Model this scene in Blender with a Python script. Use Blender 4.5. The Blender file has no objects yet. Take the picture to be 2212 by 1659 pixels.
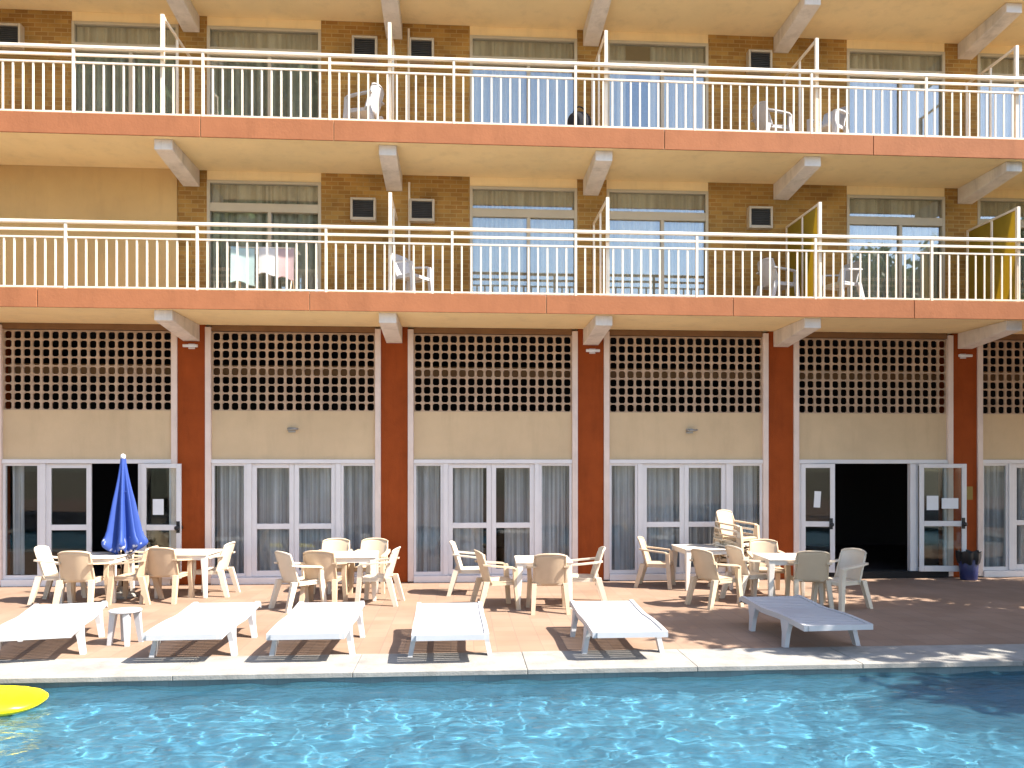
import bpy, math, random
from mathutils import Vector, Matrix, noise
R = math.radians
random.seed(7)
SC = bpy.context.scene
COL = SC.collection

# ------------------------------------------------------------------ camera, sky, sun, exposure
cam_d = bpy.data.cameras.new('camera'); cam = bpy.data.objects.new('camera', cam_d); COL.objects.link(cam)
cam.location = (1.3181, -16.0719, 2.371); cam.rotation_euler = (R(90), 0, -0.066)
cam_d.sensor_width = 36; cam_d.lens = 1706 / 2212 * 36; cam_d.shift_y = (1005 - 829.5) / 2212
cam_d.clip_start = 0.1; cam_d.clip_end = 3000
SC.camera = cam
EL, PHI = R(49), R(20)                      # sun height, and how far it stands in front of the facade
SUN = Vector((math.cos(EL) * math.cos(PHI), -math.cos(EL) * math.sin(PHI), math.sin(EL)))
W = bpy.data.worlds.new('World'); SC.world = W; W.use_nodes = True
nt = W.node_tree; nt.nodes.clear()
wo = nt.nodes.new('ShaderNodeOutputWorld'); bg = nt.nodes.new('ShaderNodeBackground'); sk = nt.nodes.new('ShaderNodeTexSky')
sk.sky_type = 'NISHITA'; sk.sun_disc = False; sk.sun_elevation = EL; sk.sun_rotation = math.atan2(SUN.x, SUN.y)
bg.inputs[1].default_value = 0.135
nt.links.new(sk.outputs[0], bg.inputs[0]); nt.links.new(bg.outputs[0], wo.inputs[0])
sun_d = bpy.data.lights.new('sun', 'SUN'); sun = bpy.data.objects.new('sun', sun_d); COL.objects.link(sun)
sun_d.energy = 4.8; sun_d.angle = R(0.53); sun_d.color = (1, 0.93, 0.83)
sun.rotation_euler = SUN.to_track_quat('Z', 'Y').to_euler(); sun.location = (20, -20, 30)
SC.view_settings.view_transform = 'Standard'; SC.view_settings.look = 'None'
SC.view_settings.exposure = 1.76; SC.view_settings.gamma = 1
SC.cycles.max_bounces = 10; SC.cycles.diffuse_bounces = 6; SC.cycles.transparent_max_bounces = 16
SC.cycles.sample_clamp_indirect = 6; SC.cycles.caustics_reflective = False; SC.cycles.caustics_refractive = True

# ------------------------------------------------------------------ helpers
class MB:
    def __init__(s): s.v = []; s.f = []; s.sm = []
    def quad_box(s, p, smooth=False):           # 8 points, bottom 4 then top 4
        n = len(s.v); s.v += [tuple(q) for q in p]
        for f in ((3, 2, 1, 0), (4, 5, 6, 7), (0, 1, 5, 4), (1, 2, 6, 5), (2, 3, 7, 6), (3, 0, 4, 7)):
            s.f.append(tuple(n + i for i in f)); s.sm.append(smooth)
        return s
    def box(s, x0, x1, y0, y1, z0, z1):
        if x0 > x1: x0, x1 = x1, x0
        if y0 > y1: y0, y1 = y1, y0
        if z0 > z1: z0, z1 = z1, z0
        return s.quad_box([(x0, y0, z0), (x1, y0, z0), (x1, y1, z0), (x0, y1, z0), (x0, y0, z1), (x1, y0, z1), (x1, y1, z1), (x0, y1, z1)])
    def bar(s, a, b, wa, da, wb=None, db=None):  # tapered upright-ish bar, section in x/y
        wb = wa if wb is None else wb; db = da if db is None else db
        q = lambda c, w, d: [(c[0] - w / 2, c[1] - d / 2, c[2]), (c[0] + w / 2, c[1] - d / 2, c[2]), (c[0] + w / 2, c[1] + d / 2, c[2]), (c[0] - w / 2, c[1] + d / 2, c[2])]
        return s.quad_box(q(a, wa, da) + q(b, wb, db))
    def tube(s, pts, r, n=10, cap=True, smooth=True):
        pts = [Vector(p) for p in pts]; base = len(s.v)
        rr = r if isinstance(r, (list, tuple)) else [r] * len(pts)
        for i, p in enumerate(pts):
            t = (pts[min(i + 1, len(pts) - 1)] - pts[max(i - 1, 0)]).normalized()
            up = Vector((0, 0, 1)) if abs(t.z) < 0.9 else Vector((1, 0, 0))
            a = t.cross(up).normalized(); b = t.cross(a).normalized()
            for k in range(n):
                w = 2 * math.pi * k / n
                s.v.append(tuple(p + (a * math.cos(w) + b * math.sin(w)) * rr[i]))
        for i in range(len(pts) - 1):
            for k in range(n):
                k2 = (k + 1) % n
                s.f.append((base + i * n + k, base + i * n + k2, base + (i + 1) * n + k2, base + (i + 1) * n + k)); s.sm.append(smooth)
        if cap:
            s.f.append(tuple(base + k for k in reversed(range(n)))); s.sm.append(False)
            s.f.append(tuple(base + (len(pts) - 1) * n + k for k in range(n))); s.sm.append(False)
        return s
    def sheet(s, fn, nu, nv, th=None, smooth=True):   # fn(u,v)->Vector; th = thickness vector
        def layer(off, flip):
            b = len(s.v)
            for j in range(nv + 1):
                for i in range(nu + 1):
                    s.v.append(tuple(Vector(fn(i / nu, j / nv)) + off))
            for j in range(nv):
                for i in range(nu):
                    q = (b + j * (nu + 1) + i, b + j * (nu + 1) + i + 1, b + (j + 1) * (nu + 1) + i + 1, b + (j + 1) * (nu + 1) + i)
                    s.f.append(tuple(reversed(q)) if flip else q); s.sm.append(smooth)
            return b
        b0 = layer(Vector((0, 0, 0)), False)
        if th is not None:
            b1 = layer(Vector(th), True)
            ring = [i for i in range(nu + 1)] + [(j + 1) * (nu + 1) - 1 for j in range(1, nv + 1)] + \
                   [nv * (nu + 1) + i for i in reversed(range(nu))] + [j * (nu + 1) for j in reversed(range(1, nv))]
            for a, c in zip(ring, ring[1:] + ring[:1]):
                s.f.append((b0 + c, b0 + a, b1 + a, b1 + c)); s.sm.append(False)
        return s
    def lathe(s, prof, cx=0, cy=0, n=20, smooth=True):
        b = len(s.v)
        for r, z in prof:
            for k in range(n):
                w = 2 * math.pi * k / n; s.v.append((cx + r * math.cos(w), cy + r * math.sin(w), z))
        for i in range(len(prof) - 1):
            for k in range(n):
                k2 = (k + 1) % n
                s.f.append((b + i * n + k, b + i * n + k2, b + (i + 1) * n + k2, b + (i + 1) * n + k)); s.sm.append(smooth)
        s.f.append(tuple(b + k for k in reversed(range(n)))); s.sm.append(False)
        s.f.append(tuple(b + (len(prof) - 1) * n + k for k in range(n))); s.sm.append(False)
        return s
    def build(s, name, mat, parent=None, bevel=0, loc=None, rotz=0):
        m = bpy.data.meshes.new(name); m.from_pydata(s.v, [], s.f)
        m.polygons.foreach_set('use_smooth', s.sm); m.materials.append(mat); m.update()
        o = bpy.data.objects.new(name, m); COL.objects.link(o)
        if parent: o.parent = parent
        if loc: o.location = loc
        if rotz: o.rotation_euler[2] = rotz
        if bevel:
            b = o.modifiers.new('bevel', 'BEVEL'); b.width = bevel; b.segments = 2; b.limit_method = 'ANGLE'; b.angle_limit = R(40)
        return o

def tag(o, label=None, cat=None, group=None, kind=None):
    if label: o['label'] = label
    if cat: o['category'] = cat
    if group: o['group'] = group
    if kind: o['kind'] = kind
    return o
def empty(name, loc=(0, 0, 0), rz=0):
    o = bpy.data.objects.new(name, None); COL.objects.link(o); o.location = loc; o.rotation_euler = (0, 0, rz); o.empty_display_size = 0.2
    return o
def copy_tree(o, parent=None):
    c = o.copy(); COL.objects.link(c); c.parent = parent
    for ch in list(o.children): copy_tree(ch, c)
    return c

# ------------------------------------------------------------------ materials
def mat(name, color, rough=0.6, var=0.0, scale=3.0, bump=0.0, bscale=40.0, spec=0.4, trans=0.0, detail=6, col2=None, metal=0.0):
    m = bpy.data.materials.new(name); m.use_nodes = True; t = m.node_tree; N = t.nodes; L = t.links
    p = N['Principled BSDF']; p.inputs['Roughness'].default_value = rough; p.inputs['Specular IOR Level'].default_value = spec
    p.inputs['Metallic'].default_value = metal
    c = (*color, 1); p.inputs['Base Color'].default_value = c
    tc = N.new('ShaderNodeTexCoord')
    if var or col2:
        nz = N.new('ShaderNodeTexNoise'); nz.inputs['Scale'].default_value = scale; nz.inputs['Detail'].default_value = detail; nz.inputs['Roughness'].default_value = 0.62
        rp = N.new('ShaderNodeValToRGB'); rp.color_ramp.elements[0].position = 0.3; rp.color_ramp.elements[1].position = 0.7
        lo = col2 if col2 else tuple(x * (1 - var) for x in color); hi = color if col2 else tuple(min(1, x * (1 + var * .6)) for x in color)
        rp.color_ramp.elements[0].color = (*lo, 1); rp.color_ramp.elements[1].color = (*hi, 1)
        L.new(tc.outputs['Object'], nz.inputs['Vector']); L.new(nz.outputs['Fac'], rp.inputs['Fac']); L.new(rp.outputs['Color'], p.inputs['Base Color'])
    if bump:
        nb = N.new('ShaderNodeTexNoise'); nb.inputs['Scale'].default_value = bscale; nb.inputs['Detail'].default_value = 4
        bm = N.new('ShaderNodeBump'); bm.inputs['Strength'].default_value = bump; bm.inputs['Distance'].default_value = 0.02
        L.new(tc.outputs['Object'], nb.inputs['Vector']); L.new(nb.outputs['Fac'], bm.inputs['Height']); L.new(bm.outputs['Normal'], p.inputs['Normal'])
    if trans:
        tr = N.new('ShaderNodeBsdfTranslucent'); tr.inputs['Color'].default_value = c
        mx = N.new('ShaderNodeMixShader'); mx.inputs[0].default_value = trans
        out = N['Material Output']; L.new(p.outputs[0], mx.inputs[1]); L.new(tr.outputs[0], mx.inputs[2]); L.new(mx.outputs[0], out.inputs[0])
    return m

def fold_shading(m, sx=14, lo=.55):  # light and shade of curtain folds painted into the cloth colour as vertical stripes
    t = m.node_tree; N = t.nodes; L = t.links; p = N['Principled BSDF']; src = p.inputs['Base Color'].links[0].from_socket
    mp = N.new('ShaderNodeMapping'); mp.inputs['Scale'].default_value = (sx, sx, .15); nz = N.new('ShaderNodeTexNoise'); nz.inputs['Scale'].default_value = 1; nz.inputs['Detail'].default_value = 2
    L.new(N['Texture Coordinate'].outputs['Object'], mp.inputs[0]); L.new(mp.outputs[0], nz.inputs['Vector'])
    mr = N.new('ShaderNodeMapRange'); mr.inputs[1].default_value = .38; mr.inputs[2].default_value = .62; mr.inputs[3].default_value = lo; mr.inputs[4].default_value = 1.15; L.new(nz.outputs['Fac'], mr.inputs[0])
    mx = N.new('ShaderNodeMix'); mx.data_type = 'RGBA'; mx.blend_type = 'MULTIPLY'; mx.inputs[0].default_value = 1
    L.new(src, mx.inputs[6]); L.new(mr.outputs[0], mx.inputs[7]); L.new(mx.outputs[2], p.inputs['Base Color'])
def brick_mat(name, c1, c2, mortar, bw, bh, ms, plane='xz', rough=0.85, var=0.35, bump=0.5, offset=0.5, nscale=1.2):
    m = bpy.data.materials.new(name); m.use_nodes = True; t = m.node_tree; N = t.nodes; L = t.links; p = N['Principled BSDF']
    p.inputs['Roughness'].default_value = rough; p.inputs['Specular IOR Level'].default_value = 0.25
    g = N.new('ShaderNodeNewGeometry'); sp = N.new('ShaderNodeSeparateXYZ'); cb = N.new('ShaderNodeCombineXYZ')
    L.new(g.outputs['Position'], sp.inputs[0]); L.new(sp.outputs[0], cb.inputs[0]); L.new(sp.outputs[2 if plane == 'xz' else 1], cb.inputs[1])
    b = N.new('ShaderNodeTexBrick'); b.offset = offset
    b.inputs['Scale'].default_value = 1; b.inputs['Brick Width'].default_value = bw; b.inputs['Row Height'].default_value = bh; b.inputs['Mortar Size'].default_value = ms
    b.inputs['Color1'].default_value = (*c1, 1); b.inputs['Color2'].default_value = (*c2, 1); b.inputs['Mortar'].default_value = (*mortar, 1); b.inputs['Bias'].default_value = 0
    L.new(cb.outputs[0], b.inputs['Vector'])
    nz = N.new('ShaderNodeTexNoise'); nz.inputs['Scale'].default_value = nscale; nz.inputs['Detail'].default_value = 8; L.new(cb.outputs[0], nz.inputs['Vector'])
    rp = N.new('ShaderNodeMapRange'); rp.inputs[1].default_value = 0.3; rp.inputs[2].default_value = 0.7; rp.inputs[3].default_value = 1 - var; rp.inputs[4].default_value = 1 + var * .5
    L.new(nz.outputs['Fac'], rp.inputs[0])
    mx = N.new('ShaderNodeMix'); mx.data_type = 'RGBA'; mx.blend_type = 'MULTIPLY'; mx.inputs[0].default_value = 1
    L.new(b.outputs['Color'], mx.inputs[6]); L.new(rp.outputs[0], mx.inputs[7]); L.new(mx.outputs[2], p.inputs['Base Color'])
    if bump:
        bm = N.new('ShaderNodeBump'); bm.inputs['Strength'].default_value = bump; bm.inputs['Distance'].default_value = 0.01; bm.invert = True
        L.new(b.outputs['Fac'], bm.inputs['Height']); L.new(bm.outputs['Normal'], p.inputs['Normal'])
    return m

def glass_mat(name, refl=0.2, tint=(0.9, 0.93, 0.92), rough=0.01):
    m = bpy.data.materials.new(name); m.use_nodes = True; t = m.node_tree; N = t.nodes; L = t.links
    N.remove(N['Principled BSDF']); out = N['Material Output']
    tr = N.new('ShaderNodeBsdfTransparent'); tr.inputs[0].default_value = (*tint, 1)
    gl = N.new('ShaderNodeBsdfGlossy'); gl.inputs['Roughness'].default_value = rough
    lw = N.new('ShaderNodeLayerWeight'); lw.inputs[0].default_value = .5; fr = N.new('ShaderNodeMath'); fr.operation = 'POWER'; fr.inputs[1].default_value = 5; L.new(lw.outputs['Facing'], fr.inputs[0])
    mr = N.new('ShaderNodeMapRange'); mr.inputs[1].default_value = 0; mr.inputs[2].default_value = 1; mr.inputs[3].default_value = refl; mr.inputs[4].default_value = 1
    nz = N.new('ShaderNodeTexNoise'); nz.inputs['Scale'].default_value = 1.3; nz.inputs['Detail'].default_value = 1
    bm = N.new('ShaderNodeBump'); bm.inputs['Strength'].default_value = 0.05; bm.inputs['Distance'].default_value = 0.05
    L.new(nz.outputs['Fac'], bm.inputs['Height']); L.new(bm.outputs['Normal'], gl.inputs['Normal'])
    mx = N.new('ShaderNodeMixShader')
    L.new(fr.outputs[0], mr.inputs[0]); L.new(mr.outputs[0], mx.inputs[0]); L.new(tr.outputs[0], mx.inputs[1]); L.new(gl.outputs[0], mx.inputs[2]); L.new(mx.outputs[0], out.inputs[0])
    return m

M = {}
M['soffit'] = mat('cream_soffit_paint', (0.88, 0.69, 0.385), 0.8, var=0.08, scale=0.7, bump=0.1)
M['tan'] = mat('tan_wall_paint', (0.57, 0.42, 0.255), 0.8, var=0.10, scale=0.8, bump=0.12)
M['ochre'] = mat('ochre_wall_paint', (0.55, 0.37, 0.16), 0.8, var=0.10, scale=0.8, bump=0.12)
M['salmon'] = mat('salmon_fascia_paint', (0.345, 0.133, 0.06), 0.8, var=0.09, scale=2.2, bump=0.15, bscale=25, spec=0.15)
M['red'] = mat('brick_red_paint', (0.28, 0.056, 0.011), 0.75, var=0.14, scale=2.0, bump=0.2, spec=0.12)
M['beam'] = mat('pale_beam_paint', (0.72, 0.66, 0.60), 0.75, var=0.14, scale=3, bump=0.15)
M['trim'] = mat('pale_pink_trim_paint', (0.70, 0.57, 0.50), 0.65, var=0.10, scale=2)
M['white'] = mat('white_painted_aluminium', (0.66, 0.63, 0.63), 0.4, var=0.06, scale=2)
M['winframe'] = mat('beige_window_frame', (0.50, 0.44, 0.33), 0.5, var=0.08, scale=2)
M['rail'] = mat('cream_railing_paint', (0.78, 0.68, 0.54), 0.4, var=0.08, scale=5)
M['lattice'] = mat('breeze_block_paint', (0.44, 0.31, 0.215), 0.8, var=0.3, scale=5, bump=0.2)
M['lintel'] = mat('brown_lintel_paint', (0.20, 0.10, 0.04), 0.8, var=0.2)
M['brick'] = brick_mat('golden_brown_brick', (0.43, 0.245, 0.065), (0.30, 0.15, 0.038), (0.40, 0.265, 0.10), 0.25, 0.085, 0.008, var=0.35)
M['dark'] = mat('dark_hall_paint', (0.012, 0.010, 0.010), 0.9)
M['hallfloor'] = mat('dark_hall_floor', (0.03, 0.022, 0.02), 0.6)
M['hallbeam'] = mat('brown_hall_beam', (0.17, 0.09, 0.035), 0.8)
M['room'] = mat('dim_room_paint', (0.10, 0.085, 0.07), 0.9)
M['curtain'] = mat('grey_curtain_cloth', (0.62, 0.59, 0.63), 0.9, var=0.15, scale=2, trans=0.25)
M['sheer'] = mat('beige_sheer_cloth', (0.78, 0.72, 0.59), 0.9, var=0.12, scale=2, trans=0.1)
fold_shading(M['curtain']); fold_shading(M['sheer'], 9, .7)
def weather(m, amt=.25):
    t = m.node_tree; N = t.nodes; L = t.links; p = N['Principled BSDF']; src = p.inputs['Base Color'].links[0].from_socket
    g = N.new('ShaderNodeNewGeometry'); mp = N.new('ShaderNodeMapping'); mp.inputs['Scale'].default_value = (3, 3, .5); nz = N.new('ShaderNodeTexNoise'); nz.inputs['Scale'].default_value = 1; nz.inputs['Detail'].default_value = 6; nz.inputs['Roughness'].default_value = .7
    L.new(g.outputs['Position'], mp.inputs[0]); L.new(mp.outputs[0], nz.inputs['Vector'])
    mr = N.new('ShaderNodeMapRange'); mr.inputs[1].default_value = .5; mr.inputs[2].default_value = .75; mr.inputs[3].default_value = 1; mr.inputs[4].default_value = 1 - amt; L.new(nz.outputs['Fac'], mr.inputs[0])
    mx = N.new('ShaderNodeMix'); mx.data_type = 'RGBA'; mx.blend_type = 'MULTIPLY'; mx.inputs[0].default_value = 1
    L.new(src, mx.inputs[6]); L.new(mr.outputs[0], mx.inputs[7]); L.new(mx.outputs[2], p.inputs['Base Color'])
M['glass'] = glass_mat('door_glass', 0.03)
M['glassup'] = glass_mat('window_glass', 0.18)
M['balcfloor'] = mat('balcony_floor_tile', (0.55, 0.40, 0.26), 0.7, var=0.1)
M['patio'] = brick_mat('terracotta_patio_tile', (0.28, 0.188, 0.134), (0.25, 0.163, 0.112), (0.21, 0.146, 0.109), 0.30, 0.30, 0.006, plane='xy', rough=0.65, var=0.16, bump=0.15, offset=0.0, nscale=0.9)
M['coping'] = mat('pale_coping_concrete', (0.27, 0.255, 0.23), 0.8, var=0.25, scale=2.5, bump=0.25)
M['copedge'] = brick_mat('pool_edge_tile', (0.12, 0.165, 0.175), (0.14, 0.185, 0.19), (0.115, 0.15, 0.155), 0.15, 0.15, 0.006, rough=0.4, bump=0.2, offset=0)
M['basin'] = mat('pool_blue_render', (0.092, 0.27, 0.37), 0.6, col2=(0.06, 0.21, 0.325), scale=0.9)
M['ground'] = mat('dry_garden_ground', (0.20, 0.17, 0.11), 0.9, var=0.3, scale=0.5, bump=0.3)
M['plastic'] = mat('cream_chair_plastic', (0.60, 0.475, 0.33), 0.38, trans=0.10, var=0.05, scale=6)
M['plasticpale'] = mat('pale_chair_plastic', (0.66, 0.57, 0.45), 0.38, trans=0.10, var=0.06, scale=6)
M['plastictan'] = mat('tan_chair_plastic', (0.53, 0.40, 0.275), 0.42, trans=0.10, var=0.08, scale=6)
M['tableplastic'] = mat('white_table_plastic', (0.72, 0.66, 0.58), 0.35, trans=0.1, var=0.04)
M['lounge'] = mat('white_lounger_plastic', (0.47, 0.47, 0.485), 0.4, trans=0.06, var=0.05, scale=5)
M['grille'] = mat('dark_grille', (0.045, 0.045, 0.045), 0.6, var=0.3)
M['accase'] = mat('cream_metal_casing', (0.50, 0.43, 0.33), 0.5, var=0.1)
M['black'] = mat('black_plastic', (0.012, 0.012, 0.014), 0.35, var=0.2)
M['binblue'] = mat('navy_bin_plastic', (0.025, 0.03, 0.10), 0.4, var=0.2)
M['paper'] = mat('white_paper', (0.70, 0.70, 0.72), 0.8, var=0.05)
M['yellow'] = mat('yellow_vinyl', (0.90, 0.72, 0.005), 0.35, var=0.05)
M['amber'] = mat('amber_fibreglass', (0.46, 0.35, 0.06), 0.5, trans=0.6, var=0.25, scale=3)
M['pole'] = mat('dark_pole_paint', (0.03, 0.016, 0.014), 0.4)
M['steel'] = mat('galvanised_metal', (0.30, 0.29, 0.27), 0.45, metal=0.6)
M['bark'] = mat('grey_bark', (0.12, 0.09, 0.06), 0.9, var=0.4, scale=5, bump=0.8, bscale=12)
M['leaf'] = mat('green_leaf', (0.055, 0.105, 0.022), 0.55, var=0.45, scale=1.5, trans=0.25)
M['leafolive'] = mat('olive_leaf', (0.10, 0.115, 0.035), 0.55, var=0.4, scale=1.5, trans=0.25)
M['ochresign'] = mat('ochre_plate_paint', (0.22, 0.14, 0.02), 0.5)
M['towelpink'] = mat('faded_pink_towel', (0.46, 0.34, 0.34), 0.95, var=0.15)
M['towelaqua'] = mat('pale_aqua_towel', (0.38, 0.50, 0.49), 0.95, var=0.15)
M['towelwhite'] = mat('white_towel', (0.55, 0.54, 0.53), 0.95, var=0.1)
M['toweldark'] = mat('charcoal_cloth', (0.02, 0.02, 0.025), 0.95, var=0.2)
for k_, a_ in (('tan', .10), ('ochre', .10), ('salmon', .16), ('red', .22), ('beam', .3), ('soffit', .12), ('trim', .2), ('coping', .25)): weather(M[k_], a_)
# umbrella cloth: blue with a worn pale print
def umbrella_mat():
    m = mat('blue_umbrella_cloth', (0.022, 0.058, 0.27), 0.6, trans=0.1); t = m.node_tree; N = t.nodes; L = t.links
    tc = N['Texture Coordinate']; nz = N.new('ShaderNodeTexNoise'); nz.inputs['Scale'].default_value = 7; nz.inputs['Detail'].default_value = 2
    L.new(tc.outputs['Object'], nz.inputs['Vector'])
    sp = N.new('ShaderNodeSeparateXYZ'); L.new(tc.outputs['Object'], sp.inputs[0])
    mr = N.new('ShaderNodeMapRange'); mr.inputs[1].default_value = 1.75; mr.inputs[2].default_value = 0.9; mr.inputs[3].default_value = -0.25; mr.inputs[4].default_value = 0.06
    L.new(sp.outputs[2], mr.inputs[0])
    ad = N.new('ShaderNodeMath'); L.new(nz.outputs['Fac'], ad.inputs[0]); L.new(mr.outputs[0], ad.inputs[1])
    rp = N.new('ShaderNodeValToRGB'); rp.color_ramp.elements[0].position = 0.64; rp.color_ramp.elements[1].position = 0.70
    rp.color_ramp.elements[0].color = (0.022, 0.058, 0.27, 1); rp.color_ramp.elements[1].color = (0.5, 0.52, 0.62, 1)
    L.new(ad.outputs[0], rp.inputs['Fac']); L.new(rp.outputs['Color'], N['Principled BSDF'].inputs['Base Color'])
    return m
M['umbrella'] = umbrella_mat()
def water_mat():
    m = bpy.data.materials.new('pool_water_surface'); m.use_nodes = True; t = m.node_tree; N = t.nodes; L = t.links
    N.remove(N['Principled BSDF']); out = N['Material Output']
    rf = N.new('ShaderNodeBsdfRefraction'); rf.inputs['IOR'].default_value = 1.33; rf.inputs['Roughness'].default_value = 0.0; rf.inputs['Color'].default_value = (0.86, 0.97, 1, 1)
    gl = N.new('ShaderNodeBsdfGlossy'); gl.inputs['Roughness'].default_value = 0.02
    fr = N.new('ShaderNodeFresnel'); fr.inputs[0].default_value = 1.33
    tc = N.new('ShaderNodeTexCoord'); mp = N.new('ShaderNodeMapping'); mp.inputs['Scale'].default_value = (5, 9, 1); nz = N.new('ShaderNodeTexNoise'); nz.inputs['Scale'].default_value = 1.3; nz.inputs['Detail'].default_value = 5
    bm = N.new('ShaderNodeBump'); bm.inputs['Strength'].default_value = .8; bm.inputs['Distance'].default_value = .04
    L.new(tc.outputs['Object'], mp.inputs[0]); L.new(mp.outputs[0], nz.inputs['Vector']); L.new(nz.outputs['Fac'], bm.inputs['Height']); L.new(bm.outputs['Normal'], gl.inputs['Normal']); L.new(bm.outputs['Normal'], fr.inputs['Normal'])
    mx = N.new('ShaderNodeMixShader'); L.new(fr.outputs[0], mx.inputs[0]); L.new(rf.outputs[0], mx.inputs[1]); L.new(gl.outputs[0], mx.inputs[2])
    df = N.new('ShaderNodeBsdfDiffuse'); df.inputs['Color'].default_value = (0.08, 0.235, 0.32, 1); m2 = N.new('ShaderNodeMixShader'); m2.inputs[0].default_value = .22   # suspended haze in the water
    L.new(rf.outputs[0], m2.inputs[1]); L.new(df.outputs[0], m2.inputs[2]); L.new(m2.outputs[0], mx.inputs[1]); L.new(mx.outputs[0], out.inputs[0])
    return m
M['water'] = water_mat()

# ------------------------------------------------------------------ ground, terrace, pool
PX0, PX1, PY0, PY1 = -15.0, 19.0, -14.6, -6.95       # pool opening
g = MB()
for (a, b, c, d) in ((-300, PX0 - 1, -300, 300), (PX1 + 1, 300, -300, 300), (PX0 - 1, PX1 + 1, -300, PY0 - 1), (PX0 - 1, PX1 + 1, PY1 + 0.4, 300)):
    g.v += [(a, c, -0.02), (b, c, -0.02), (b, d, -0.02), (a, d, -0.02)]; n = len(g.v); g.f.append((n - 4, n - 3, n - 2, n - 1)); g.sm.append(False)
tag(g.build('ground', M['ground']), kind='structure')
p = MB()
p.box(-40, 45, -6.10, 0.55, -0.06, 0.0)
tag(p.build('terrace', M['patio']), kind='structure')
p = MB(); p.box(-40, 45, -40, PY0 - 0.9, -0.06, 0.0)
p.box(-40, PX0 - 0.9, PY0 - 0.9, -6.10, -0.06, 0.0); p.box(PX1 + 0.9, 45, PY0 - 0.9, -6.10, -0.06, 0.0)
tag(p.build('pool_deck', M['patio']), kind='structure')
c = MB()
xs = PX0 - 0.9; i = 0
while xs < PX1 + 0.9:
    c.box(xs, min(xs + 1.996, PX1 + 0.9), -6.102, PY1 - 0.03, -0.05, 0.012 + 0.0015 * (i % 2)); xs += 2.0; i += 1
c.box(PX0 - 0.9, PX1 + 0.9, PY0 - 0.9, PY0 + 0.03, -0.09, 0.012)
c.box(PX0 - 0.9, PX0 + 0.03, PY0 + 0.03, PY1 - 0.03, -0.09, 0.012); c.box(PX1 - 0.03, PX1 + 0.9, PY0 + 0.03, PY1 - 0.03, -0.09, 0.012)
tag(c.build('pool_coping', M['coping'], bevel=0.008), kind='structure')
b = MB(); ZB = -0.8
def face(mb, *q):
    n = len(mb.v); mb.v += list(q); mb.f.append(tuple(range(n, n + len(q)))); mb.sm.append(False)
b_ = (PX0, PX1, PY0, PY1)
face(b, (PX0, PY0, ZB), (PX1, PY0, ZB), (PX1, PY1, ZB), (PX0, PY1, ZB))
for q in (((PX0, PY1), (PX1, PY1)), ((PX1, PY1), (PX1, PY0)), ((PX1, PY0), (PX0, PY0)), ((PX0, PY0), (PX0, PY1))):
    (xa, ya), (xb, yb) = q
    face(b, (xa, ya, ZB), (xb, yb, ZB), (xb, yb, -0.29), (xa, ya, -0.29))
basin = tag(b.build('pool_basin', M['basin']), kind='structure')
b = MB()
for q in (((PX0, PY1), (PX1, PY1)), ((PX1, PY1), (PX1, PY0)), ((PX1, PY0), (PX0, PY0)), ((PX0, PY0), (PX0, PY1))):
    (xa, ya), (xb, yb) = q
    face(b, (xa, ya, -0.29), (xb, yb, -0.29), (xb, yb, -0.05), (xa, ya, -0.05))
tag(b.build('pool_tile_band', M['copedge']), kind='structure')
def wave(x, y):
    z = 0
    for (kx, ky, a, ph) in ((2.1, 3.4, .006, 0), (-3.3, 2.2, .005, 1.7), (4.6, -1.3, .004, .6), (1.1, 6.2, .004, 2.2), (6.5, 4.1, .0025, 4)):
        z += a * math.sin(kx * x + ky * y + ph + 1.5 * noise.noise(Vector((x * .4, y * .4, ph))))
    z += .030 * noise.noise(Vector((x * 1.9, y * 2.6, 3))) + .014 * noise.noise(Vector((x * 4.2, y * 5.4, 9))) + .0045 * noise.noise(Vector((x * 7.5, y * 11, 5)))
    return z
WZ = -0.11
w = MB(); NX, NY = 900, 240
def wf(u, v):
    t = 2 * u - 1; q = .42 * t + .58 * t ** 3
    x = 1.8 + (q * (PX1 - 1.801) if q > 0 else q * (1.799 - PX0)); k = 1 - v
    y = PY1 - .001 - (PY1 - PY0 - .002) * (.45 * k + .55 * k * k)
    return (x, y, WZ + wave(x, y))
w.sheet(wf, NX, NY)
water = tag(w.build('water', M['water']), kind='structure')
water.cycles.is_caustics_caster = True; basin.cycles.is_caustics_receiver = True; sun_d.cycles.is_caustics_light = True

# ------------------------------------------------------------------ hotel building
H = empty('hotel_building'); tag(H, 'cream three storey hotel block with brick walls, salmon balcony edges and red columns', 'building')
def part(mb, name, m, parent=H, bevel=0, label=None):
    o = mb.build(name, m, parent, bevel)
    if label: o['label'] = label
    return o
XL, XR = -16.0, 22.0
F1, S1, F2, S2, S3, TOP = 5.48, 5.165, 8.58, 8.235, 11.30, 11.65
BY = -1.63
COLS = [-16, -12, -8, -4, 0, 4, 8, 12, 16, 20]
for cx in COLS:
    part(MB().box(cx - .27, cx + .27, 0.0, 0.5, 0, S1), 'column', M['red'], bevel=0.008)
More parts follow.
